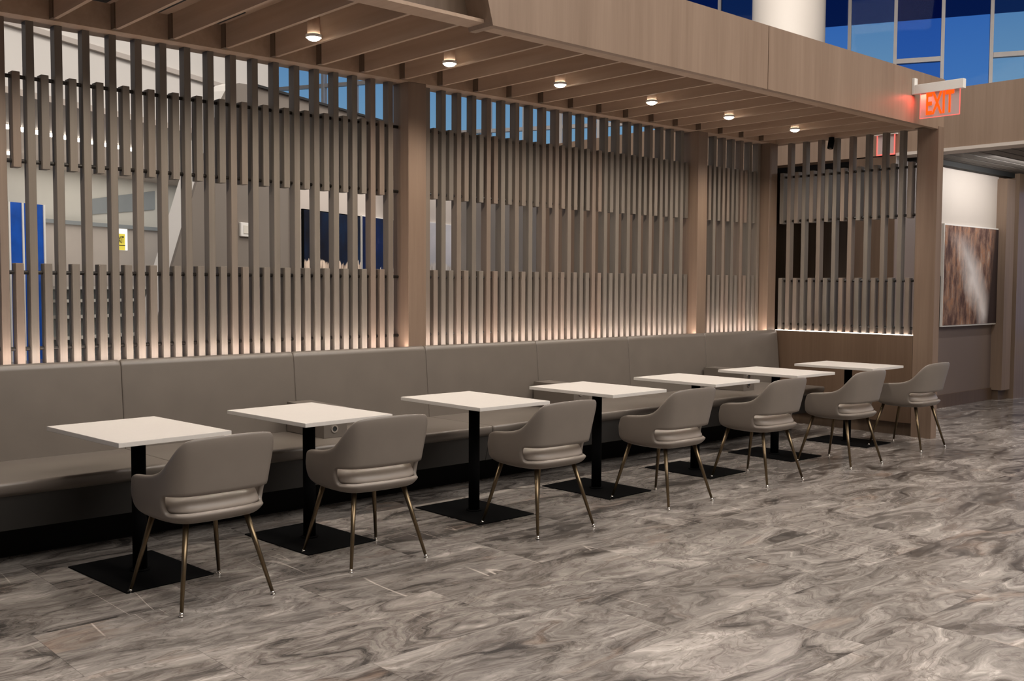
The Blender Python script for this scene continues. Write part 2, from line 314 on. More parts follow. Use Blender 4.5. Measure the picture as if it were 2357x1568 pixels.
# ------------------------------------------------------------------ mesh helpers
class MB:
    def __init__(s): s.bm = bmesh.new()
    def box(s, x0, x1, y0, y1, z0, z1):
        v = [s.bm.verts.new(p) for p in ((x0,y0,z0),(x1,y0,z0),(x1,y1,z0),(x0,y1,z0),(x0,y0,z1),(x1,y0,z1),(x1,y1,z1),(x0,y1,z1))]
        for f in ((0,3,2,1),(4,5,6,7),(0,1,5,4),(1,2,6,5),(2,3,7,6),(3,0,4,7)): s.bm.faces.new([v[i] for i in f])
        return s
    def tube(s, p0, p1, r0, r1=None, n=16):
        r1 = r0 if r1 is None else r1
        p0, p1 = Vector(p0), Vector(p1); d = (p1-p0).normalized()
        a = d.orthogonal().normalized(); b = d.cross(a)
        A = [s.bm.verts.new(p0+(a*math.cos(2*math.pi*i/n)+b*math.sin(2*math.pi*i/n))*r0) for i in range(n)]
        B = [s.bm.verts.new(p1+(a*math.cos(2*math.pi*i/n)+b*math.sin(2*math.pi*i/n))*r1) for i in range(n)]
        for i in range(n):
            f = s.bm.faces.new((A[i], A[(i+1)%n], B[(i+1)%n], B[i])); f.smooth = True
        s.bm.faces.new(A[::-1]); s.bm.faces.new(B)
        return s
    def ring(s, c, axis, r0, r1, h, n=24):
        """flat washer"""
        c = Vector(c); d = Vector(axis).normalized(); a = d.orthogonal().normalized(); b = d.cross(a)
        L = []
        for rr, o in ((r0, 0), (r1, 0), (r1, h), (r0, h)):
            L.append([s.bm.verts.new(c+d*o+(a*math.cos(2*math.pi*i/n)+b*math.sin(2*math.pi*i/n))*rr) for i in range(n)])
        for k in range(4):
            for i in range(n): s.bm.faces.new((L[k][i], L[k][(i+1)%n], L[(k+1)%4][(i+1)%n], L[(k+1)%4][i]))
        return s
    def prism(s, poly, vec):
        vec = Vector(vec); A = [s.bm.verts.new(p) for p in poly]; B = [s.bm.verts.new(Vector(p)+vec) for p in poly]
        n = len(poly); s.bm.faces.new(A); s.bm.faces.new(B[::-1])
        for i in range(n): s.bm.faces.new((A[i], B[i], B[(i+1)%n], A[(i+1)%n]))
        return s
    def dome(s, c, r, rz, n=16, m=6, down=False):
        c = Vector(c); sg = -1 if down else 1; rows = []
        for j in range(m):
            a = j/m*math.pi/2
            rows.append([s.bm.verts.new(c+Vector((r*math.cos(a)*math.cos(2*math.pi*i/n), r*math.cos(a)*math.sin(2*math.pi*i/n), sg*rz*math.sin(a)))) for i in range(n)])
        top = s.bm.verts.new(c+Vector((0,0,sg*rz)))
        for j in range(m-1):
            for i in range(n):
                f = s.bm.faces.new((rows[j][i], rows[j][(i+1)%n], rows[j+1][(i+1)%n], rows[j+1][i])); f.smooth = True
        for i in range(n):
            f = s.bm.faces.new((rows[-1][i], rows[-1][(i+1)%n], top)); f.smooth = True
        s.bm.faces.new(rows[0])
        return s
    def build(s, name, mat, parent=None, bevel=0.0, seg=2, smooth=False, sub=0):
        bmesh.ops.recalc_face_normals(s.bm, faces=s.bm.faces)
        if bevel:
            es = [e for e in s.bm.edges if len(e.link_faces) == 2 and e.calc_face_angle(0) > 0.6]
            bmesh.ops.bevel(s.bm, geom=es, offset=bevel, segments=seg, profile=0.7, affect='EDGES', clamp_overlap=True)
        if smooth:
            for f in s.bm.faces: f.smooth = True
        me = bpy.data.meshes.new(name); s.bm.to_mesh(me); s.bm.free(); me.materials.append(mat)
        o = bpy.data.objects.new(name, me); C.objects.link(o)
        if parent: o.parent = parent
        if sub:
            q = o.modifiers.new('round', 'SUBSURF'); q.levels = sub; q.render_levels = sub
        return o
def tag(o, label=None, cat=None, group=None, kind=None):
    if label: o['label'] = label
    if cat: o['category'] = cat
    if group: o['group'] = group
    if kind: o['kind'] = kind
    return o
def thing(name, label, cat, loc=(0,0,0), rz=0.0, group=None):
    o = bpy.data.objects.new(name, None); C.objects.link(o); o.empty_display_size = 0.1
    o.location = loc; o.rotation_euler = (0, 0, rz)
    return tag(o, label, cat, group)
def struct(name, mb, mat, parent=None, bevel=0.0, loc=None, rz=0.0, label=None):
    o = mb.build(name, mat, parent, bevel)
    if loc is not None: o.location = loc
    o.rotation_euler = (0, 0, rz)
    if parent is None: o['kind'] = 'structure'
    if label: o['label'] = label
    return o
def copy_tree(o, parent=None):
    c = o.copy(); C.objects.link(c)
    if parent is not None: c.parent = parent
    for ch in list(o.children): copy_tree(ch, c)
    return c

# ================================================================== STRUCTURE
# hall shell, in the hall's grid
hl = (HO.x, HO.y, 0)
def hbox(name, u0, u1, v0, v1, z0, z1, mat, **k):
    return struct(name, MB().box(u0, u1, v0, v1, z0, z1), mat, loc=hl, rz=HROT, **k)
o = MB().box(-16, 34, -28, 30, -0.10, 0.0).build('floor', M['floor']); o['kind'] = 'structure'
hbox('ceiling', -14, 24.3, -17, 19.3, 10.0, 10.2, M['hall_ceiling'])
hbox('wall_south', -14, 24.3, -17.2, -17, 0, 10, M['hall_wall'])
hbox('wall_west', -14.2, -14, -17, 19.3, 0, 10, M['hall_wall'])
hbox('wall_north', 15.7, 24.3, 19, 19.3, 0, 10, M['white'])
hbox('wall_bulkhead', -14, 15.62, 10.31, 10.6, 3.9, 10, M['white'])
hbox('trim_1', -14, 15.62, 10.25, 10.31, 4.64, 4.71, M['light_wall'])
hbox('ceiling_lower', -14, 21, 10.31, 17, 3.82, 3.9, M['low_ceiling'])
hbox('wall_storefront', 4, 22, 16.2, 16.4, 0, 3.82, M['cream'])
hbox('wall_side', 15.50, 15.62, 10.6, 19, 3.9, 10, M['white'])

# curtain wall: one window per bay
V0, DV, UW = 0.16, 0.95, 24.0
for k in range(-16, 20):
    va, vb = V0+DV*k, V0+DV*(k+1)
    i = k % 3; kk = (k*7+3) % 3
    fr = MB().box(UW-0.10, UW+0.10, va-0.035, va+0.035, 0, 10)
    fr.box(UW-0.06, UW+0.06, va, vb, 0, 0.1)
    if k < 5:
        if k % 2: fr.box(UW-0.07, UW+0.07, va+0.035, vb-0.035, 6.32, 6.42)
    else:
        fr.box(UW-0.07, UW+0.07, va+0.035, vb-0.035, 5.30, 5.39)
        if k > 11: fr.box(UW-0.07, UW+0.07, va+0.035, vb-0.035, 6.72, 6.81)
    w = struct('window_%d' % (k+17), fr, M['mullion'], loc=hl, rz=HROT)
    zs_ = 7.24 if k < 5 else 8.7
    MB().box(UW-0.012, UW+0.012, va+0.035, vb-0.035, 0.1, zs_).build('pane', M['panes'][kk if k < 3 else 0], w)
    p = MB().box(UW-0.012, UW+0.012, va+0.035, vb-0.035, zs_, 10).build('pane', M['panes_dark'][i], w); p['label'] = 'darker navy upper glass'

# taupe mass with its slanted white edge, behind the long screen
prof = [(7.9,0),(8.133,1.199),(8.281,1.586),(8.48,2.02),(8.707,2.518),(8.92,2.965),(9.094,3.328),(9.16,3.44),(9.235,3.54),(9.33,3.62),(9.45,3.66),(9.6,3.672),(13.07,3.74),(22,3.80),(22,0)]
b = MB().prism([(u, 6.73, z) for u, z in prof], (0, 0.03, 0)); struct('wall_middle', b, M['taupe'], loc=hl, rz=HROT)
prof2 = [(u+(0.0 if i < 12 else 0), z) for i, (u, z) in enumerate(prof)]
b = MB().prism([(u, 6.76, z) for u, z in prof2], (0, 0.20, 0)); struct('wall_middle_core', b, M['white'], loc=hl, rz=HROT)
struct('trim_2', MB().prism([(9.75, 6.70, 3.672), (13.07, 6.70, 3.74), (13.07, 6.70, 3.765), (9.75, 6.70, 3.70)], (0, 0.06, 0)), M['black_matte'], loc=hl, rz=HROT)
hbox('wall_art', 10.42, 15.3, 6.69, 6.73, 0.0, 2.95, M['light_wall'])

# cafe: floor-to-rail wall behind the bench, canopy, end wall
struct('wall_back', MB().box(-3.2, 6.84, 1.28, 1.52, 0, 0.985), M['panel'])
cb = MB().box(-3.2, 6.955, -0.28, 1.55, 3.19, 3.24)
canopy = struct('ceiling_canopy', cb, M['soffit'])
# edge strip along the fascia, header over the screen, header over the end screen
MB().box(1.19, 6.84, -0.45, -0.28, 3.03, 3.19).build('edge_beam', M['soffit'], canopy)
MB().box(-3.2, 1.19, -0.43, -0.28, 3.03, 3.05).build('edge_lip', M['soffit'], canopy)
MB().box(-3.2, 1.19, -0.30, -0.28, 3.05, 3.50).build('recess_panel', M['dark_wood'], canopy)
MB().box(-3.2, 6.955, 1.28, 1.50, 3.03, 3.30).build('header', M['soffit'], canopy)
MB().box(6.80, 6.955, -0.45, 1.28, 3.03, 3.19).build('header', M['soffit'], canopy)
jx = [-0.786+0.3625*i for i in range(-6, 21)]
for x in jx:
    if 6.72 < x: continue
    MB().box(x+0.018, x+0.042, -0.28, 1.225, 3.03, 3.19).build('joist', M['soffit'], canopy)
    MB().box(x+0.010, x+0.042, 1.225, 1.28, 3.034, 3.19).build('joist_gap_shade', M['dark_wood'], canopy)  # dark block painting in the shaded gap at the joist end
# black air slots between the joists near the screen
for xa, xb, ya, yb in ((-0.20, -0.12, 0.86, 1.25), (-0.56, -0.45, 0.80, 1.25), (0.235, 0.28, 0.88, 1.25)):
    MB().box(xa, xb, ya, yb, 3.183, 3.1905).build('air_slot', M['black_matte'], canopy)
struct('trim_3', MB().prism([(1.139, -0.50, 3.005), (3.96, -0.50, 3.005), (3.96, -0.50, 3.49), (1.00, -0.50, 3.49)], (0, 0.05, 0)), M['fascia'])
struct('trim_4', MB().box(3.968, 6.955, -0.50, -0.45, 3.005, 3.49), M['fascia'])
struct('trim_5', MB().prism([(1.139, -0.45, 3.005), (1.00, -0.45, 3.49), (1.05, -0.45, 3.49), (1.19, -0.45, 3.005)], (0, 0.17, 0)), M['fascia'])
struct('ceiling_canopy_top', MB().box(1.05, 6.955, -0.45, 1.5, 3.44, 3.48), M['fascia'])

# end wall: low panel, frame post
ew = struct('wall_end', MB().box(6.84, 6.955, -0.30, 1.52, 0.13, 1.0), M['panel'])
struct('wall_end_post', MB().box(6.84, 6.955, -0.505, -0.303, 0.0, 3.03), M['pillar'])
struct('baseboard_end', MB().box(6.88, 6.94, -0.46, 1.28, 0.0, 0.13), M['dark_wood'])

# corridor beyond the end wall
struct('trim_6', MB().box(8.2, 8.45, -6.0, 0.62, 3.0, 3.64), M['fascia'])
struct('trim_7', MB().box(8.19, 8.47, -6.0, 0.62, 2.965, 3.0), M['light_wall'])
struct('trim_8', MB().box(8.2, 8.45, 0.62, 6.55, 2.985, 3.64), M['fascia'])
struct('trim_9', MB().box(5.4, 8.2, 6.30, 6.55, 2.97, 3.64), M['fascia'])
struct('wall_corridor', MB().box(8.2, 10.98, 0.62, 1.165, 0.0, 2.97), M['mauve'])
struct('wall_corridor_upper', MB().box(9.2, 10.94, 0.598, 0.62, 1.62, 2.93), M['light_wall'])
struct('wall_corridor_end', MB().box(8.18, 8.2, 0.61, 1.165, 0.0, 2.965), M['panel'])
MB().box(8.165, 8.18, 1.13, 1.15, 1.93, 2.07).build('pull_handle', M['white_plastic'], bpy.data.objects['wall_corridor_end'])
struct('baseboard_corridor', MB().box(8.2, 10.98, 0.60, 0.62, 0.0, 0.16), M['panel'])
struct('wall_corridor_pier', MB().box(10.9, 11.16, 0.47, 0.9, 0.13, 2.90), M['fascia'])
struct('baseboard_pier', MB().box(10.92, 11.2, 0.52, 0.9, 0.0, 0.13), M['dark_wood'])
struct('wall_corridor_far', MB().box(11.24, 18.0, 0.45, 0.9, 0.0, 3.0), M['polished'])
cs = MB()
for i in range(24): cs.box(8.47, 14.0, -3.6+i*0.175, -3.6+i*0.175+0.15, 2.99, 3.03)
cs.box(8.47, 14.0, -3.7, 0.62, 3.03, 3.10)
struct('ceiling_corridor', cs, M['corridor_ceiling'])
struct('trim_10', MB().box(8.47, 11.2, 0.50, 0.62, 2.93, 2.99), M['black_matte'])
# room behind the end screen: dark recess, wood wall further left
struct('wall_recess', MB().box(9.3, 9.5, 1.165, 3.4, 0.0, 2.985), M['dark_wood'])
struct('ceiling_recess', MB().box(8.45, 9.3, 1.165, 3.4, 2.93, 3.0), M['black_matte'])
struct('wall_recess_side', MB().box(8.42, 9.3, 3.4, 3.5, 0.0, 2.985), M['dark_wood'])
struct('wall_wood', MB().box(8.2, 8.42, 2.35, 6.3, 0.0, 2.985), M['pillar'])

# ================================================================== THE SLAT SCREENS
SY0, SY1 = 1.38, 1.455
ZB, ZT = 0.985, 3.03
def slat_screen(label, x0, x1, first, pitch, n, ends=()):
    """tall slats at right edges first + i*pitch, short slats half a pitch further on"""
    L = Vector(((x0+x1)/2, 1.40, ZB)); t = thing('slat_screen', label, 'slat screen', L)
    w = 0.045
    tall, up, low = MB(), MB(), MB()
    for i in range(n):
        xr = first+pitch*i
        if x0-0.02 < xr-w and xr < x1+0.001: tall.box(xr-w-L.x, xr-L.x, SY0-L.y, SY1-L.y, 0, ZT-ZB)
        xs = xr+pitch/2
        if x0-0.02 < xs-w and xs < x1+0.001:
            up.box(xs-w-L.x, xs-L.x, SY0-L.y, SY1-L.y, 2.165-ZB, 2.725-ZB)
            low.box(xs-w-L.x, xs-L.x, SY0-L.y, SY1-L.y, 0, 1.60-ZB)
    tall.build('tall_slats', M['slat'], t, 0.002, 1)
    up.build('upper_short_slats', M['slat'], t, 0.002, 1); low.build('lower_short_slats', M['slat'], t, 0.002, 1)
    for z in (1.088, 1.545, 2.205, 2.70):
        MB().tube((x0-L.x, 1.42-L.y, z-ZB), (x1-L.x, 1.42-L.y, z-ZB), 0.012, n=8).build('rod', M['rod'], t)
    return t
slat_screen('long wood slat screen behind the nearest benches, left of the first wood pillar', -3.0, 1.845, -0.996-0.163*12, 0.163, 30)
slat_screen('middle wood slat screen between the first and second wood pillars', 2.015, 5.44, 2.131, 0.16, 21)
slat_screen('narrow wood slat screen between the second pillar and the corner post', 5.59, 6.69, 5.715, 0.158, 7)
# screen in the end wall
L = Vector((6.90, 0.48, ZB)); t = thing('slat_screen', 'short wood slat screen in the end wall, facing along the tables', 'slat screen', L)
tall, up, low = MB(), MB(), MB()
for i in range(9):
    ya = 1.165-i*0.1815
    tall.box(-0.045, 0.03, ya-0.045-L.y, ya-L.y, 0, ZT-ZB)
    for yb in ((ya-0.0907,) if i < 8 else ()) + ((ya+0.0907,) if i == 0 else ()):
        up.box(-0.045, 0.03, yb-0.045-L.y, yb-L.y, 2.165-ZB, 2.715-ZB); low.box(-0.045, 0.03, yb-0.045-L.y, yb-L.y, 0, 1.575-ZB)
tall.build('tall_slats', M['slat'], t, 0.002, 1); up.build('upper_short_slats', M['slat'], t, 0.002, 1); low.build('lower_short_slats', M['slat'], t, 0.002, 1)
for z in (1.075, 1.545, 2.195, 2.67): MB().tube((0, -0.303-L.y, z-ZB), (0, 1.28-L.y, z-ZB), 0.013, n=8).build('rod', M['rod'], t)

# pillars
for (xa, xb, lb) in ((1.845, 2.015, 'wood pillar nearest the camera, between the long and middle slat screens'),
                     (5.44, 5.59, 'wood pillar between the middle and narrow slat screens'),
                     (6.69, 6.84, 'wood corner post where the bench meets the end wall')):
    c = (xa+xb)/2; h = (xb-xa)/2
    o = MB().box(-h, h, 0, 0.20, 0, 2.045).build('wood_pillar', M['pillar'], None, 0.003, 1); o.location = (c, 1.28, 0.985)
    tag(o, lb, 'pillar')

# LED strips in the rail
def led(label, x0, x1, y0, y1):
    L = Vector(((x0+x1)/2, (y0+y1)/2, 0.985)); t = thing('led_strip', label, 'light strip', L)
    MB().box(x0-L.x, x1-L.x, y0-L.y, y1-L.y, 0, 0.006).build('channel', M['white_plastic'], t)
    a = 0.004 if (x1-x0) > (y1-y0) else 0.004
    MB().box(x0-L.x+a, x1-L.x-a, y0-L.y+a, y1-L.y-a, 0.006, 0.009).build('diffuser', M['led'], t)
led('glowing light strip at the foot of the long slat screen', -3.0, 1.84, 1.290, 1.310)
led('glowing light strip at the foot of the middle slat screen', 2.02, 5.435, 1.290, 1.310)
led('glowing light strip at the foot of the narrow slat screen', 5.595, 6.685, 1.290, 1.310)
t = thing('led_strip', 'glowing light strip along the rail of the end wall', 'light strip', (6.846, 0.48, 1.0))
MB().box(-0.006, 0.010, -0.78, 0.795, 0, 0.006).build('channel', M['white_plastic'], t)
MB().box(-0.003, 0.006, -0.776, 0.79, 0.006, 0.009).build('diffuser', M['led_end'], t)

# ================================================================== BANQUETTE
def loft(rows, closed_ends=True):
    """rows: list of equal-length point loops (closed)"""
    mb = MB(); VR = [[mb.bm.verts.new(p) for p in r] for r in rows]; n = len(rows[0])
    for a, b2 in zip(VR[:-1], VR[1:]):
        for i in range(n): mb.bm.faces.new((a[i], a[(i+1)%n], b2[(i+1)%n], b2[i]))
    if closed_ends:
        mb.bm.faces.new(VR[0][::-1]); mb.bm.faces.new(VR[-1])
    return mb
def rounded(profile, r=0.02, seg=3):
    """round the corners of a closed (y,z) polygon; per corner radius allowed"""
    out = []; n = len(profile)
    for i in range(n):
        p0, p1, p2 = Vector(profile[i-1][:2]), Vector(profile[i][:2]), Vector(profile[(i+1)%n][:2])
        rr = profile[i][2] if len(profile[i]) > 2 else r
        d0, d2 = (p0-p1), (p2-p1); k = min(rr, d0.length*0.45, d2.length*0.45)
        a, b2 = p1+d0.normalized()*k, p1+d2.normalized()*k
        for j in range(seg+1):
            s = j/seg; out.append(tuple((a*(1-s)**2)+(p1*2*s*(1-s))+(b2*s**2)))
    return out
def cushion(profile, x0, x1, puff=0.012):
    """extrude a (y,z) loop along x, drawn in at both ends so the seams read"""
    c = Vector((sum(p[0] for p in profile)/len(profile), sum(p[1] for p in profile)/len(profile)))
    rows = []
    for x, k in ((x0+0.002, puff), (x0+0.006, puff*0.45), (x0+0.016, 0.0), (x0+(x1-x0)*0.5, 0.0), (x1-0.016, 0.0), (x1-0.006, puff*0.45), (x1-0.002, puff)):
        rows.append([(x, *(Vector(p)+(c-Vector(p)).normalized()*k)) for p in profile])
    return loft(rows)
seatP = rounded([(1.20, 0.30), (0.47, 0.385, 0.02), (0.42, 0.415, 0.03), (0.412, 0.472, 0.04), (1.19, 0.462)], 0.02, 4)
frontP = [(0.450, 0.398), (0.90, 0.398), (0.90, 0.21), (0.505, 0.21)]
backP = rounded([(1.268, 0.30), (1.165, 0.44, 0.02), (1.215, 0.985, 0.05), (1.235, 1.012, 0.03), (1.273, 1.006, 0.015)], 0.02, 4)
names = ['nearest taupe banquette section, cut off by the left frame edge',
         'taupe banquette section behind the first two tables, the second from the camera',
         'taupe banquette section behind the third and fourth tables, below the middle slat screen',
         'taupe banquette section at the end wall, the farthest one']
mods = [-2.78, -0.41, 1.96, 4.33, 6.70]
for i in range(4):
    x0, x1 = mods[i], mods[i+1]; xc = (x0+x1)/2
    t = thing('banquette', names[i], 'bench', (xc, 0.8, 0), group='banquette sections along the slat screens')
    def shift(P): return [(y-0.8, z) for y, z in P]
    if i == 3: x1b = 6.79
    else: x1b = x1
    cushion(shift(seatP), x0-xc, (x1-0.25 if i == 3 else x1)-xc, 0.012).build('seat_cushion', M['bench'], t, smooth=True)
    mid = 0.8 if i == 1 else (3.15 if i == 2 else (5.5 if i == 3 else -1.6))
    cushion(shift(backP), x0-xc, mid-xc, 0.010).build('back_cushion', M['bench'], t, smooth=True)
    cushion(shift(backP), mid-xc, x1b-xc, 0.010).build('back_cushion', M['bench'], t, smooth=True)
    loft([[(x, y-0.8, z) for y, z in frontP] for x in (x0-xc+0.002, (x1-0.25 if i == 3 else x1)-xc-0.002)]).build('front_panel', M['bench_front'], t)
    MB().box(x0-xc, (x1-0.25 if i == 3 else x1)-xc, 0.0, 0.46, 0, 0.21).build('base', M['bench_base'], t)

# power boxes standing on the seat
for xb, lb in ((0.80, 'taupe power box on the bench behind the second table'), (3.15, 'taupe power box on the bench behind the fourth table'), (5.5, 'taupe power box on the bench behind the sixth table')):
    t = thing('power_box', lb, 'power box', (xb, 0.68, 0.468), group='power boxes on the bench seat')
    P = rounded([(0, 0.0), (0, 0.200, 0.012), (0.475, 0.205, 0.01), (0.475, 0.0)], 0.004, 3)
    rows = [[(x, *p) for p in P] for x in (-0.09, 0.09)]
    loft(rows).build('housing', M['bench'], t, 0.004, 2)
    for dx, dz in ((-0.01, 0.060), (-0.01, 0.138)):
        MB().ring((dx, 0.0, dz), (0, -1, 0), 0.017, 0.026, 0.006).build('socket_ring', M['chrome'], t)
        MB().tube((dx, 0.001, dz), (dx, -0.002, dz), 0.0165, n=20).build('socket', M['black_matte'], t)

# ================================================================== TABLES
TX = [-0.7813, 0.2362, 1.4177, 2.5735, 3.7374, 4.8837, 6.0593]
TYs = [0.0562, 0.0816, -0.0099, -0.0268, -0.0271, -0.0202, -0.0537]
TR = [0.0752, 0.0547, 0.0018, 0.0293, 0.0133, -0.0022, 0.0086]
tl = ['white cafe table nearest the camera, first in the row along the bench',
      'white cafe table in front of the first power box, second from the near end',
      'white cafe table between the first two power boxes, third from the near end',
      'white cafe table in front of the middle power box, middle of the seven',
      'white cafe table just past the middle one, fifth from the near end',
      'white cafe table in front of the last power box, last but one in the row',
      'white cafe table at the end wall, last in the row']
def make_table():
    t = thing('cafe_table', 'white', 'table', group='white cafe tables along the banquette')
    MB().box(-0.296, 0.296, -0.4027, 0.4027, 0.718, 0.741).build('tabletop', M['white_top'], t, 0.003, 2)
    MB().box(-0.16, 0.16, -0.2, 0.2, 0.711, 0.718).build('top_plate', M['black'], t)
    MB().tube((0, 0, 0.014), (0, 0, 0.711), 0.036, n=28).build('post', M['black'], t)
    MB().box(-0.2325, 0.2325, -0.3278, 0.3278, 0.0, 0.007).tube((0, 0, 0.007), (0, 0, 0.016), 0.05, n=24).build('base_plate', M['black'], t, 0.002, 1)
    return t
t0 = make_table()
for i in range(7):
    t = t0 if i == 0 else copy_tree(t0)
    t.location = (TX[i], TYs[i], 0); t.rotation_euler = (0, 0, TR[i]); t['label'] = tl[i]

# ================================================================== CHAIRS
def bez(P, s):
    """piecewise Catmull-Rom through P"""
    n = len(P)-1; f = min(max(s, 0), 1)*n; i = min(int(f), n-1); u = f-i
    p0 = Vector(P[max(i-1, 0)]); p1 = Vector(P[i]); p2 = Vector(P[i+1]); p3 = Vector(P[min(i+2, n)])
    return 0.5*((2*p1)+(p2-p0)*u+(2*p0-5*p1+4*p2-p3)*u*u+(3*p1-p0-3*p2+p3)*u**3)
def make_chair():
    t = thing('dining_chair', 'taupe', 'chair', group='taupe armchairs facing the bench')
    # columns of the shell from the left arm's front round to the middle of the back: (bottom, low, slot level, mid, top)
    cols = []
    half = [
        # plan at the bottom of the back ; plan at the top ; z top ; plan of the lower edge ; z bottom
        ((-0.248, 0.180), (-0.250, 0.160), 0.572, (-0.205, 0.200), 0.425),
        ((-0.262, 0.135), (-0.266, 0.118), 0.600, (-0.212, 0.150), 0.405),
        ((-0.268, 0.040), (-0.275, 0.030), 0.608, (-0.205, 0.05), 0.398),
        ((-0.266, -0.060), (-0.275, -0.070), 0.617, (-0.198, -0.05), 0.396),
        ((-0.257, -0.135), (-0.268, -0.150), 0.640, (-0.188, -0.115), 0.396),
        ((-0.246, -0.172), (-0.260, -0.200), 0.694, (-0.180, -0.148), 0.397),
        ((-0.228, -0.200), (-0.245, -0.245), 0.752, (-0.172, -0.172), 0.398),
        ((-0.203, -0.220), (-0.223, -0.278), 0.788, (-0.160, -0.190), 0.399),
        ((-0.172, -0.232), (-0.192, -0.295), 0.798, (-0.142, -0.200), 0.400),
        ((-0.095, -0.243), (-0.100, -0.306), 0.804, (-0.085, -0.208), 0.400),
        ((0.0, -0.246), (0.0, -0.309), 0.805, (0.0, -0.211), 0.400),
    ]
    full = half + [tuple((-v[0], v[1]) if isinstance(v, tuple) else v for v in h) for h in half[-2::-1]]
    shell = MB(); grid = []
    NV = 7
    for (sx_, sy_), (tx_, ty_), zt, (bx, by), zb in full:
        col = []
        for j in range(NV):
            if j == 0: p = (bx*0.86, by*0.90, zb)
            elif j == 1: p = (bx+(sx_-bx)*0.40, by+(sy_-by)*0.40, zb+0.012)
            elif j == 2: p = (bx+(sx_-bx)*0.78, by+(sy_-by)*0.80, zb+0.044)
            else:
                zs = 0.530 if zt > 0.58 else 0.510
                f = (j-3)/(NV-4); z = zs+(zt-zs)*f
                p = (sx_+(tx_-sx_)*f, sy_+(ty_-sy_)*f, z)
            col.append(shell.bm.verts.new(p))
        grid.append(col)
    n = len(grid); lo, hi = 4, n-5
    for i in range(n-1):
        for j in range(NV-1):
            if lo <= i < hi and j == 2: continue
            f = shell.bm.faces.new((grid[i][j], grid[i+1][j], grid[i+1][j+1], grid[i][j+1])); f.smooth = True
    cl_ = shell.bm.edges.layers.float.get('crease_edge') or shell.bm.edges.layers.float.new('crease_edge')
    hole = {grid[i][j] for i in range(lo, hi+1) for j in (2, 3)}
    for e in shell.bm.edges:
        if len(e.link_faces) == 1 and e.verts[0] in hole and e.verts[1] in hole: e[cl_] = 0.45
    o = shell.build('shell', M['chair'], t)
    q = o.modifiers.new('thick', 'SOLIDIFY'); q.thickness = 0.026; q.offset = 0.0
    # normals may face either way: thickness is centred
    q = o.modifiers.new('round', 'SUBSURF'); q.levels = 2; q.render_levels = 2
    # seat pan: a bowl that flares up behind, seen through the gap under the back
    def ring_(hx, yf, yb, z, k=2.8, zb=0.0):
        pts = []
        for i in range(28):
            a = 2*math.pi*i/28; c, s = math.cos(a), math.sin(a)
            x = hx*math.copysign(abs(c)**(2/k), c); y = (yf if s > 0 else -yb)*abs(s)**(2/k)
            pts.append((x, y, z+(zb*max(0, -s)**2 if zb else 0)))
        return pts
    seat = loft([ring_(0.10, 0.10, 0.09, 0.406), ring_(0.165, 0.165, 0.160, 0.409), ring_(0.208, 0.205, 0.202, 0.425, 3.2), ring_(0.232, 0.222, 0.221, 0.447, 4.2),
                 ring_(0.236, 0.226, 0.218, 0.460, 4.5), ring_(0.232, 0.215, 0.196, 0.500, 4.0), ring_(0.19, 0.19, 0.155, 0.510, 3.0), ring_(0.08, 0.08, 0.07, 0.512)])
    seat.build('seat', M['chair_seat'], t, smooth=True)
    for (ax, ay, fx, fy) in ((-0.155, 0.15, -0.236, 0.252), (0.155, 0.15, 0.236, 0.252), (-0.15, -0.15, -0.236, -0.258), (0.15, -0.15, 0.236, -0.258)):
        a, f = Vector((ax, ay, 0.412)), Vector((fx, fy, 0.0)); k = a+(f-a)*0.955
        lg = MB().tube(a, k, 0.0145, 0.0085, 16).build('leg', M['bronze'], t)
        MB().tube(k, f+(a-f)*0.012, 0.0088, 0.0088, 14).tube(f+(a-f)*0.012, (fx, fy, 0.0), 0.0125, 0.0125, 14).build('foot_cap', M['chrome'], lg)
    return t
chairs = [(-0.719, -0.513, 3.0), (0.259, -0.446, -2.5), (1.460, -0.566, -0.8), (2.641, -0.581, -0.3), (3.792, -0.577, -0.5), (4.949, -0.612, -2.5), (6.225, -0.568, -0.3)]
cl = ['taupe armchair with bronze legs nearest the camera, at the first table',
      'taupe armchair with bronze legs at the second table from the near end',
      'taupe armchair with bronze legs at the third table from the near end',
      'taupe armchair with bronze legs at the middle table of the seven',
      'taupe armchair with bronze legs at the fifth table from the near end',
      'taupe armchair with bronze legs at the last but one table',
      'taupe armchair with bronze legs beside the end wall post, farthest of the row']
c0 = make_chair()
for i, (x, y, a) in enumerate(chairs):
    c = c0 if i == 0 else copy_tree(c0)
    c.location = (x, y, 0); c.rotation_euler = (0, 0, math.radians(a)); c['label'] = cl[i]

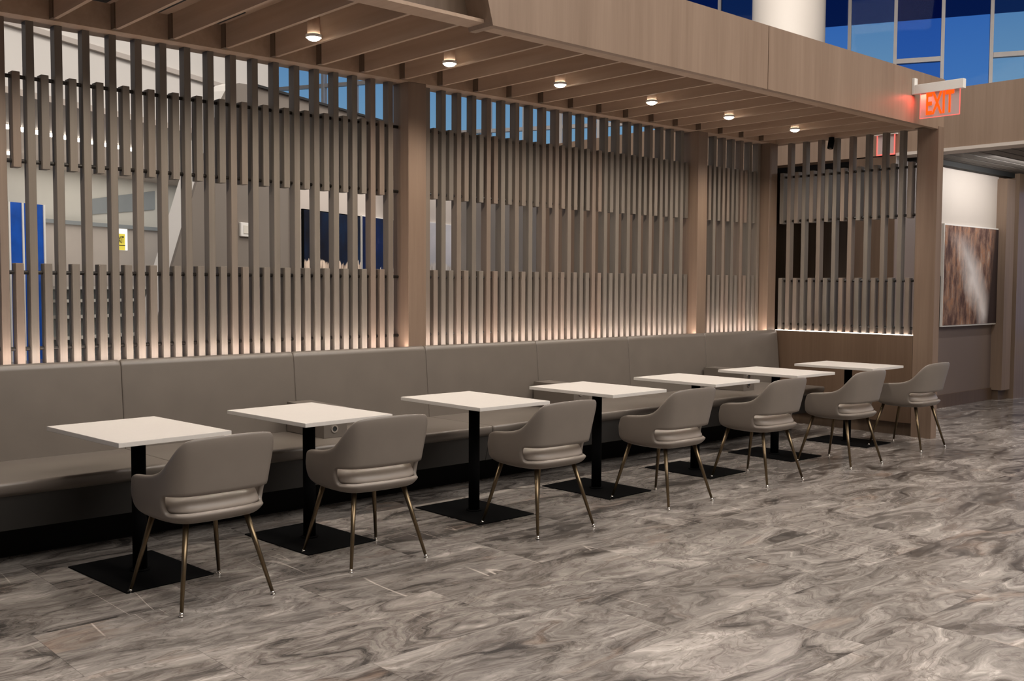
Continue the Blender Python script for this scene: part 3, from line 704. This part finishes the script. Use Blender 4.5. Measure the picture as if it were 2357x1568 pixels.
# ================================================================== LIGHTS IN THE CANOPY
dl = ['canopy downlight nearest the camera, above the slat screen end of the first tables', 'canopy downlight second from the camera, in front of the first wood pillar',
      'canopy downlight third from the camera, left of the fascia joint', 'canopy downlight fourth from the camera, under the fascia joint',
      'canopy downlight fifth from the camera, near the end wall', 'canopy downlight nearest the end wall, smallest of the row']
def make_down():
    t = thing('downlight', 'x', 'downlight', group='round downlights between the canopy joists')
    MB().tube((0, 0, 0.018), (0, 0, 0.165), 0.040, n=24).build('housing', M['soffit'], t)
    MB().ring((0, 0, 0.0), (0, 0, 1), 0.044, 0.050, 0.018, 28).build('rim', M['white_plastic'], t)
    MB().dome((0, 0, 0.004), 0.0435, 0.024, 24, 5, True).build('lens', M['lamp'], t)
    return t
d0 = make_down()
for i in range(6):
    d = d0 if i == 0 else copy_tree(d0)
    x = 0.5802+1.0918*i; d.location = (x, 0.5666, 3.025); d['label'] = dl[i]
    ld = bpy.data.lights.new('downlight_beam', 'SPOT'); ld.energy = 66; ld.color = (1.0, 0.89, 0.77); ld.spot_size = math.radians(150); ld.spot_blend = 0.7; ld.shadow_soft_size = 0.03
    lo_ = bpy.data.objects.new('downlight_beam', ld); C.objects.link(lo_); lo_.location = (x, 0.5666, 2.985)

for x in (-0.5116, -1.6034):                                         # the row goes on past the frame
    ld = bpy.data.lights.new('downlight_beam', 'SPOT'); ld.energy = 66; ld.color = (1.0, 0.89, 0.77); ld.spot_size = math.radians(150); ld.spot_blend = 0.7; ld.shadow_soft_size = 0.03
    lo_ = bpy.data.objects.new('downlight_beam', ld); C.objects.link(lo_); lo_.location = (x, 0.5666, 2.985)
# corridor wall wash
area_light('wall_wash', (9.9, -0.15, 2.95), 1.5, 0.10, 19, (1.0, 0.97, 0.94), (math.radians(38), 0, 0))
# art wall wash
area_light('art_wash', hp(12.8, 5.9, 3.3), 4.5, 0.2, 9, (1.0, 0.94, 0.88), (math.radians(35), 0, HROT))

# row of square recessed lights in the lower ceiling behind the screen
def make_square():
    t = thing('recessed_light', 'small square recessed light in the lower ceiling behind the long slat screen', 'ceiling light', group='square lights in the lower ceiling')
    f = MB(); f.box(-0.055, 0.055, -0.055, 0.055, -0.012, 0.0).build('frame', M['white_plastic'], t)
    MB().box(-0.048, 0.048, -0.048, 0.048, -0.065, -0.012).build('diffuser', M['lamp2'], t)
    return t
r0 = make_square()
ordn = ['first', 'second', 'third', 'fourth', 'fifth', 'sixth', 'seventh', 'eighth', 'ninth', 'tenth']
for i in range(11):
    r = r0 if i == 0 else copy_tree(r0)
    u, v = (11.6+0.295*i, 12.34) if i < 10 else (13.95, 14.78)
    r.location = hp(u, v, 3.82); r.rotation_euler = (0, 0, HROT)
    r['label'] = ('%s square ceiling light from the left frame edge, seen through the slats' % ordn[i]) if i < 10 else 'lone square ceiling light below the row, seen through the slats'

# ================================================================== SIGNS AND FITTINGS
def text_mesh(name, body, size, mat, parent, loc, rot, depth=0.002, sx_=1.0, bold=0.0):
    cu = bpy.data.curves.new(name, 'FONT'); cu.body = body; cu.size = size; cu.extrude = depth; cu.align_x = 'CENTER'; cu.align_y = 'CENTER'; cu.offset = bold
    tmp = bpy.data.objects.new(name, cu); C.objects.link(tmp)
    me = bpy.data.meshes.new_from_object(tmp.evaluated_get(bpy.context.evaluated_depsgraph_get()))
    bpy.data.objects.remove(tmp); bpy.data.curves.remove(cu)
    me.materials.clear(); me.materials.append(mat)
    o = bpy.data.objects.new(name, me); C.objects.link(o); o.parent = parent; o.location = loc; o.rotation_euler = rot; o.scale = (sx_, 1, 1)
    return o
# hanging EXIT sign: sticks out from the fascia, faces down the row
t = thing('exit_sign', 'red lit clear EXIT sign on a white arm sticking out of the wood fascia', 'exit sign', (6.32, -0.50, 3.26))
MB().box(-0.03, 0.03, -0.025, 0.0, -0.0, 0.15).build('wall_plate', M['white_plastic'], t, 0.004, 2)
MB().box(-0.028, 0.028, -0.475, -0.025, 0.0, 0.085).build('housing', M['white_plastic'], t, 0.004, 2)
pn = MB().box(-0.004, 0.004, -0.435, -0.072, -0.222, 0.0).build('panel', M['acrylic'], t)
eg = MB().box(-0.005, 0.005, -0.439, -0.434, -0.222, 0.0).box(-0.005, 0.005, -0.073, -0.068, -0.222, 0.0).box(-0.005, 0.005, -0.439, -0.068, -0.228, -0.222)
eg.build('lit_edge', M['red_edge'], pn)
text_mesh('letters', 'EXIT', 0.278, M['red'], pn, (-0.007, -0.2535, -0.112), (math.radians(90), 0, math.radians(-90)), 0.0015, 0.46, 0.0045)
area_light('exit_glow', (6.285, -0.60, 3.255), 0.02, 0.12, 1.3, (1.0, 0.09, 0.06), (0, math.radians(-0), 0))
# second exit sign behind the end screen, seen edge-lit
t = thing('exit_sign', 'blank back of a red edged exit sign behind the end wall slats', 'exit sign', (8.17, 0.73, 3.21))
MB().box(-0.03, 0.03, -0.13, 0.13, 0.0, 0.07).build('housing', M['white_plastic'], t, 0.004, 2)
pn = MB().box(-0.004, 0.004, -0.105, 0.105, -0.215, 0.0).build('panel', M['acrylic'], t)
MB().box(-0.006, 0.006, -0.11, -0.10, -0.22, 0.0).box(-0.006, 0.006, 0.10, 0.11, -0.22, 0.0).box(-0.006, 0.006, -0.11, 0.11, -0.228, -0.215).build('lit_edge', M['red_edge'], pn)
# yellow exit sign far behind the long screen
t = thing('exit_sign', 'small yellow and white lit EXIT sign far behind the long slat screen', 'exit sign', hp(18.2, 16.14, 2.22), HROT)
MB().box(-0.19, 0.19, -0.04, 0.05, 0.0, 0.47).build('housing', M['sign_white'], t)
MB().box(-0.19, 0.10, -0.05, -0.04, 0.0, 0.36).build('face', M['yellow'], t)
text_mesh('letters', 'EXIT', 0.21, M['black_matte'], t, (-0.045, -0.053, 0.22), (math.radians(90), 0, 0), 0.001, 0.5, 0.004)
MB().box(-0.19, 0.10, -0.053, -0.05, 0.095, 0.115).build('bar', M['black_matte'], t)
# security camera on the end header
t = thing('security_camera', 'small black security camera under the end wall header', 'camera', (6.78, 0.60, 3.03))
MB().tube((0, 0, 0), (0, 0, -0.035), 0.028, n=20).build('mount', M['black'], t)
MB().tube((0.0, 0, -0.03), (-0.022, 0, -0.115), 0.031, 0.031, 20).build('body', M['black'], t)
MB().tube((-0.022, 0, -0.115), (-0.0228, 0, -0.118), 0.016, 0.016, 16).build('lens', M['chrome'], t)
# white wall speaker on the taupe wall
t = thing('wall_speaker', 'white square wall speaker on the taupe wall behind the slats', 'speaker', hp(9.516, 6.73, 2.0), HROT)
MB().box(-0.1, 0.1, -0.03, 0.0, 0.0, 0.155).build('housing', M['white_plastic'], t, 0.012, 3)
MB().box(-0.055, 0.055, -0.036, -0.03, 0.035, 0.125).build('grille', M['cream'], t, 0.004, 2)
# white domes on the top edge of the taupe wall
for u, lb in ((10.72, 'small white dome on top of the taupe wall, left of the other'), (12.2, 'small white dome on top of the taupe wall, beside the first pillar')):
    t = thing('dome_camera', lb, 'dome camera', hp(u, 6.88, 3.672+(u-9.6)*0.0196), HROT)
    MB().tube((0, 0, -0.01), (0, 0, 0.02), 0.10, n=20).build('base', M['white_plastic'], t); MB().dome((0, 0, 0.02), 0.085, 0.06).build('dome', M['white_plastic'], t)

# pictures
def picture(label, u0, u1, z0, z1, v, mat, frame):
    L = hp((u0+u1)/2, v, z0); t = thing('framed_picture', label, 'picture', L, HROT)
    w = (u1-u0)/2; h = z1-z0
    MB().box(-w, w, -0.03, 0, 0, h).build('frame', frame, t)
    MB().box(-w+0.012, w-0.012, -0.034, -0.03, 0.012, h-0.012).build('print', mat, t)
picture('dark night sky picture over pale grass on the light wall behind the slats', 10.60, 11.99, 1.665, 2.385, 6.69, M['art_night'], M['black'])
picture('dark blue picture with an orange flare beside the first wood pillar', 12.03, 13.75, 1.665, 2.40, 6.69, M['art_sky'], M['white_plastic'])
picture('pale grey seaside picture just right of the first wood pillar', 14.05, 15.15, 1.685, 2.44, 6.69, M['art_pale'], M['white_plastic'])
t = thing('framed_picture', 'large rust and white abstract picture on the corridor wall past the end post', 'picture', (10.145, 0.598, 1.0))
MB().box(-0.80, 0.80, -0.03, 0, 0, 1.255).build('frame', M['white_plastic'], t)
cv = MB().box(-0.785, 0.785, -0.004, 0.0, -0.61, 0.61).build('canvas', M['art_big'], t); cv.location = (0, -0.03, 0.6275)

# white round column beyond the canopy
o = MB().tube((0, 0, 0), (0, 0, 10), 0.665, n=64).build('round_column', M['column']); o.location = hp(20.0, 2.02, 0)
tag(o, 'thick round white column rising behind the wood fascia', 'column')

# far storefront bits behind the long screen
t = thing('glass_partition', 'bright blue glass panel at the left frame edge behind the slats', 'partition', hp(15.06, 15.6, 0), HROT)
MB().box(-0.42, 0.42, -0.03, 0.03, 0.0, 3.0).build('panel', M['blue'], t)
for dx in (-0.42, -0.10, 0.20, 0.42): MB().box(dx-0.02, dx+0.02, -0.05, -0.03, 0.0, 3.0).build('upright', M['white_plastic'], t)
o = MB().prism([(-1.05, -0.03, 2.94), (1.1, -0.03, 3.20), (1.1, -0.03, 3.63), (-1.05, -0.03, 3.26)], (0, 0.03, 0)).build('sign_band', M['grey']); o.location = hp(18.3, 16.2, 0); o.rotation_euler = (0, 0, HROT)
tag(o, 'slanting grey sign band on the cream wall far behind the slats', 'sign')
hbox('wall_storefront_lower', 15.9, 20.5, 16.12, 16.2, 0, 2.76, M['low_ceiling'])
hbox('trim_11', 15.9, 20.5, 16.05, 16.2, 2.70, 2.78, M['grey'])
o = MB().box(-0.07, 0.07, -0.07, 0.07, 0, 3.15).build('white_post', M['cream']); o.location = hp(18.7, 15.0, 0); o.rotation_euler = (0, 0, HROT)
tag(o, 'slim white post in front of the far storefront', 'post')
t = thing('display_shelf', 'low grey display shelving far behind the long slat screen', 'shelf', hp(17.8, 15.6, 0), HROT)
MB().box(-2.1, 2.1, 0.0, 0.3, 0.0, 1.42).build('back', M['shelf'], t)
for z in (0.36, 0.78, 1.10, 1.36): MB().box(-2.1, 2.1, -0.25, 0.0, z, z+0.06).build('board', M['cream'], t)
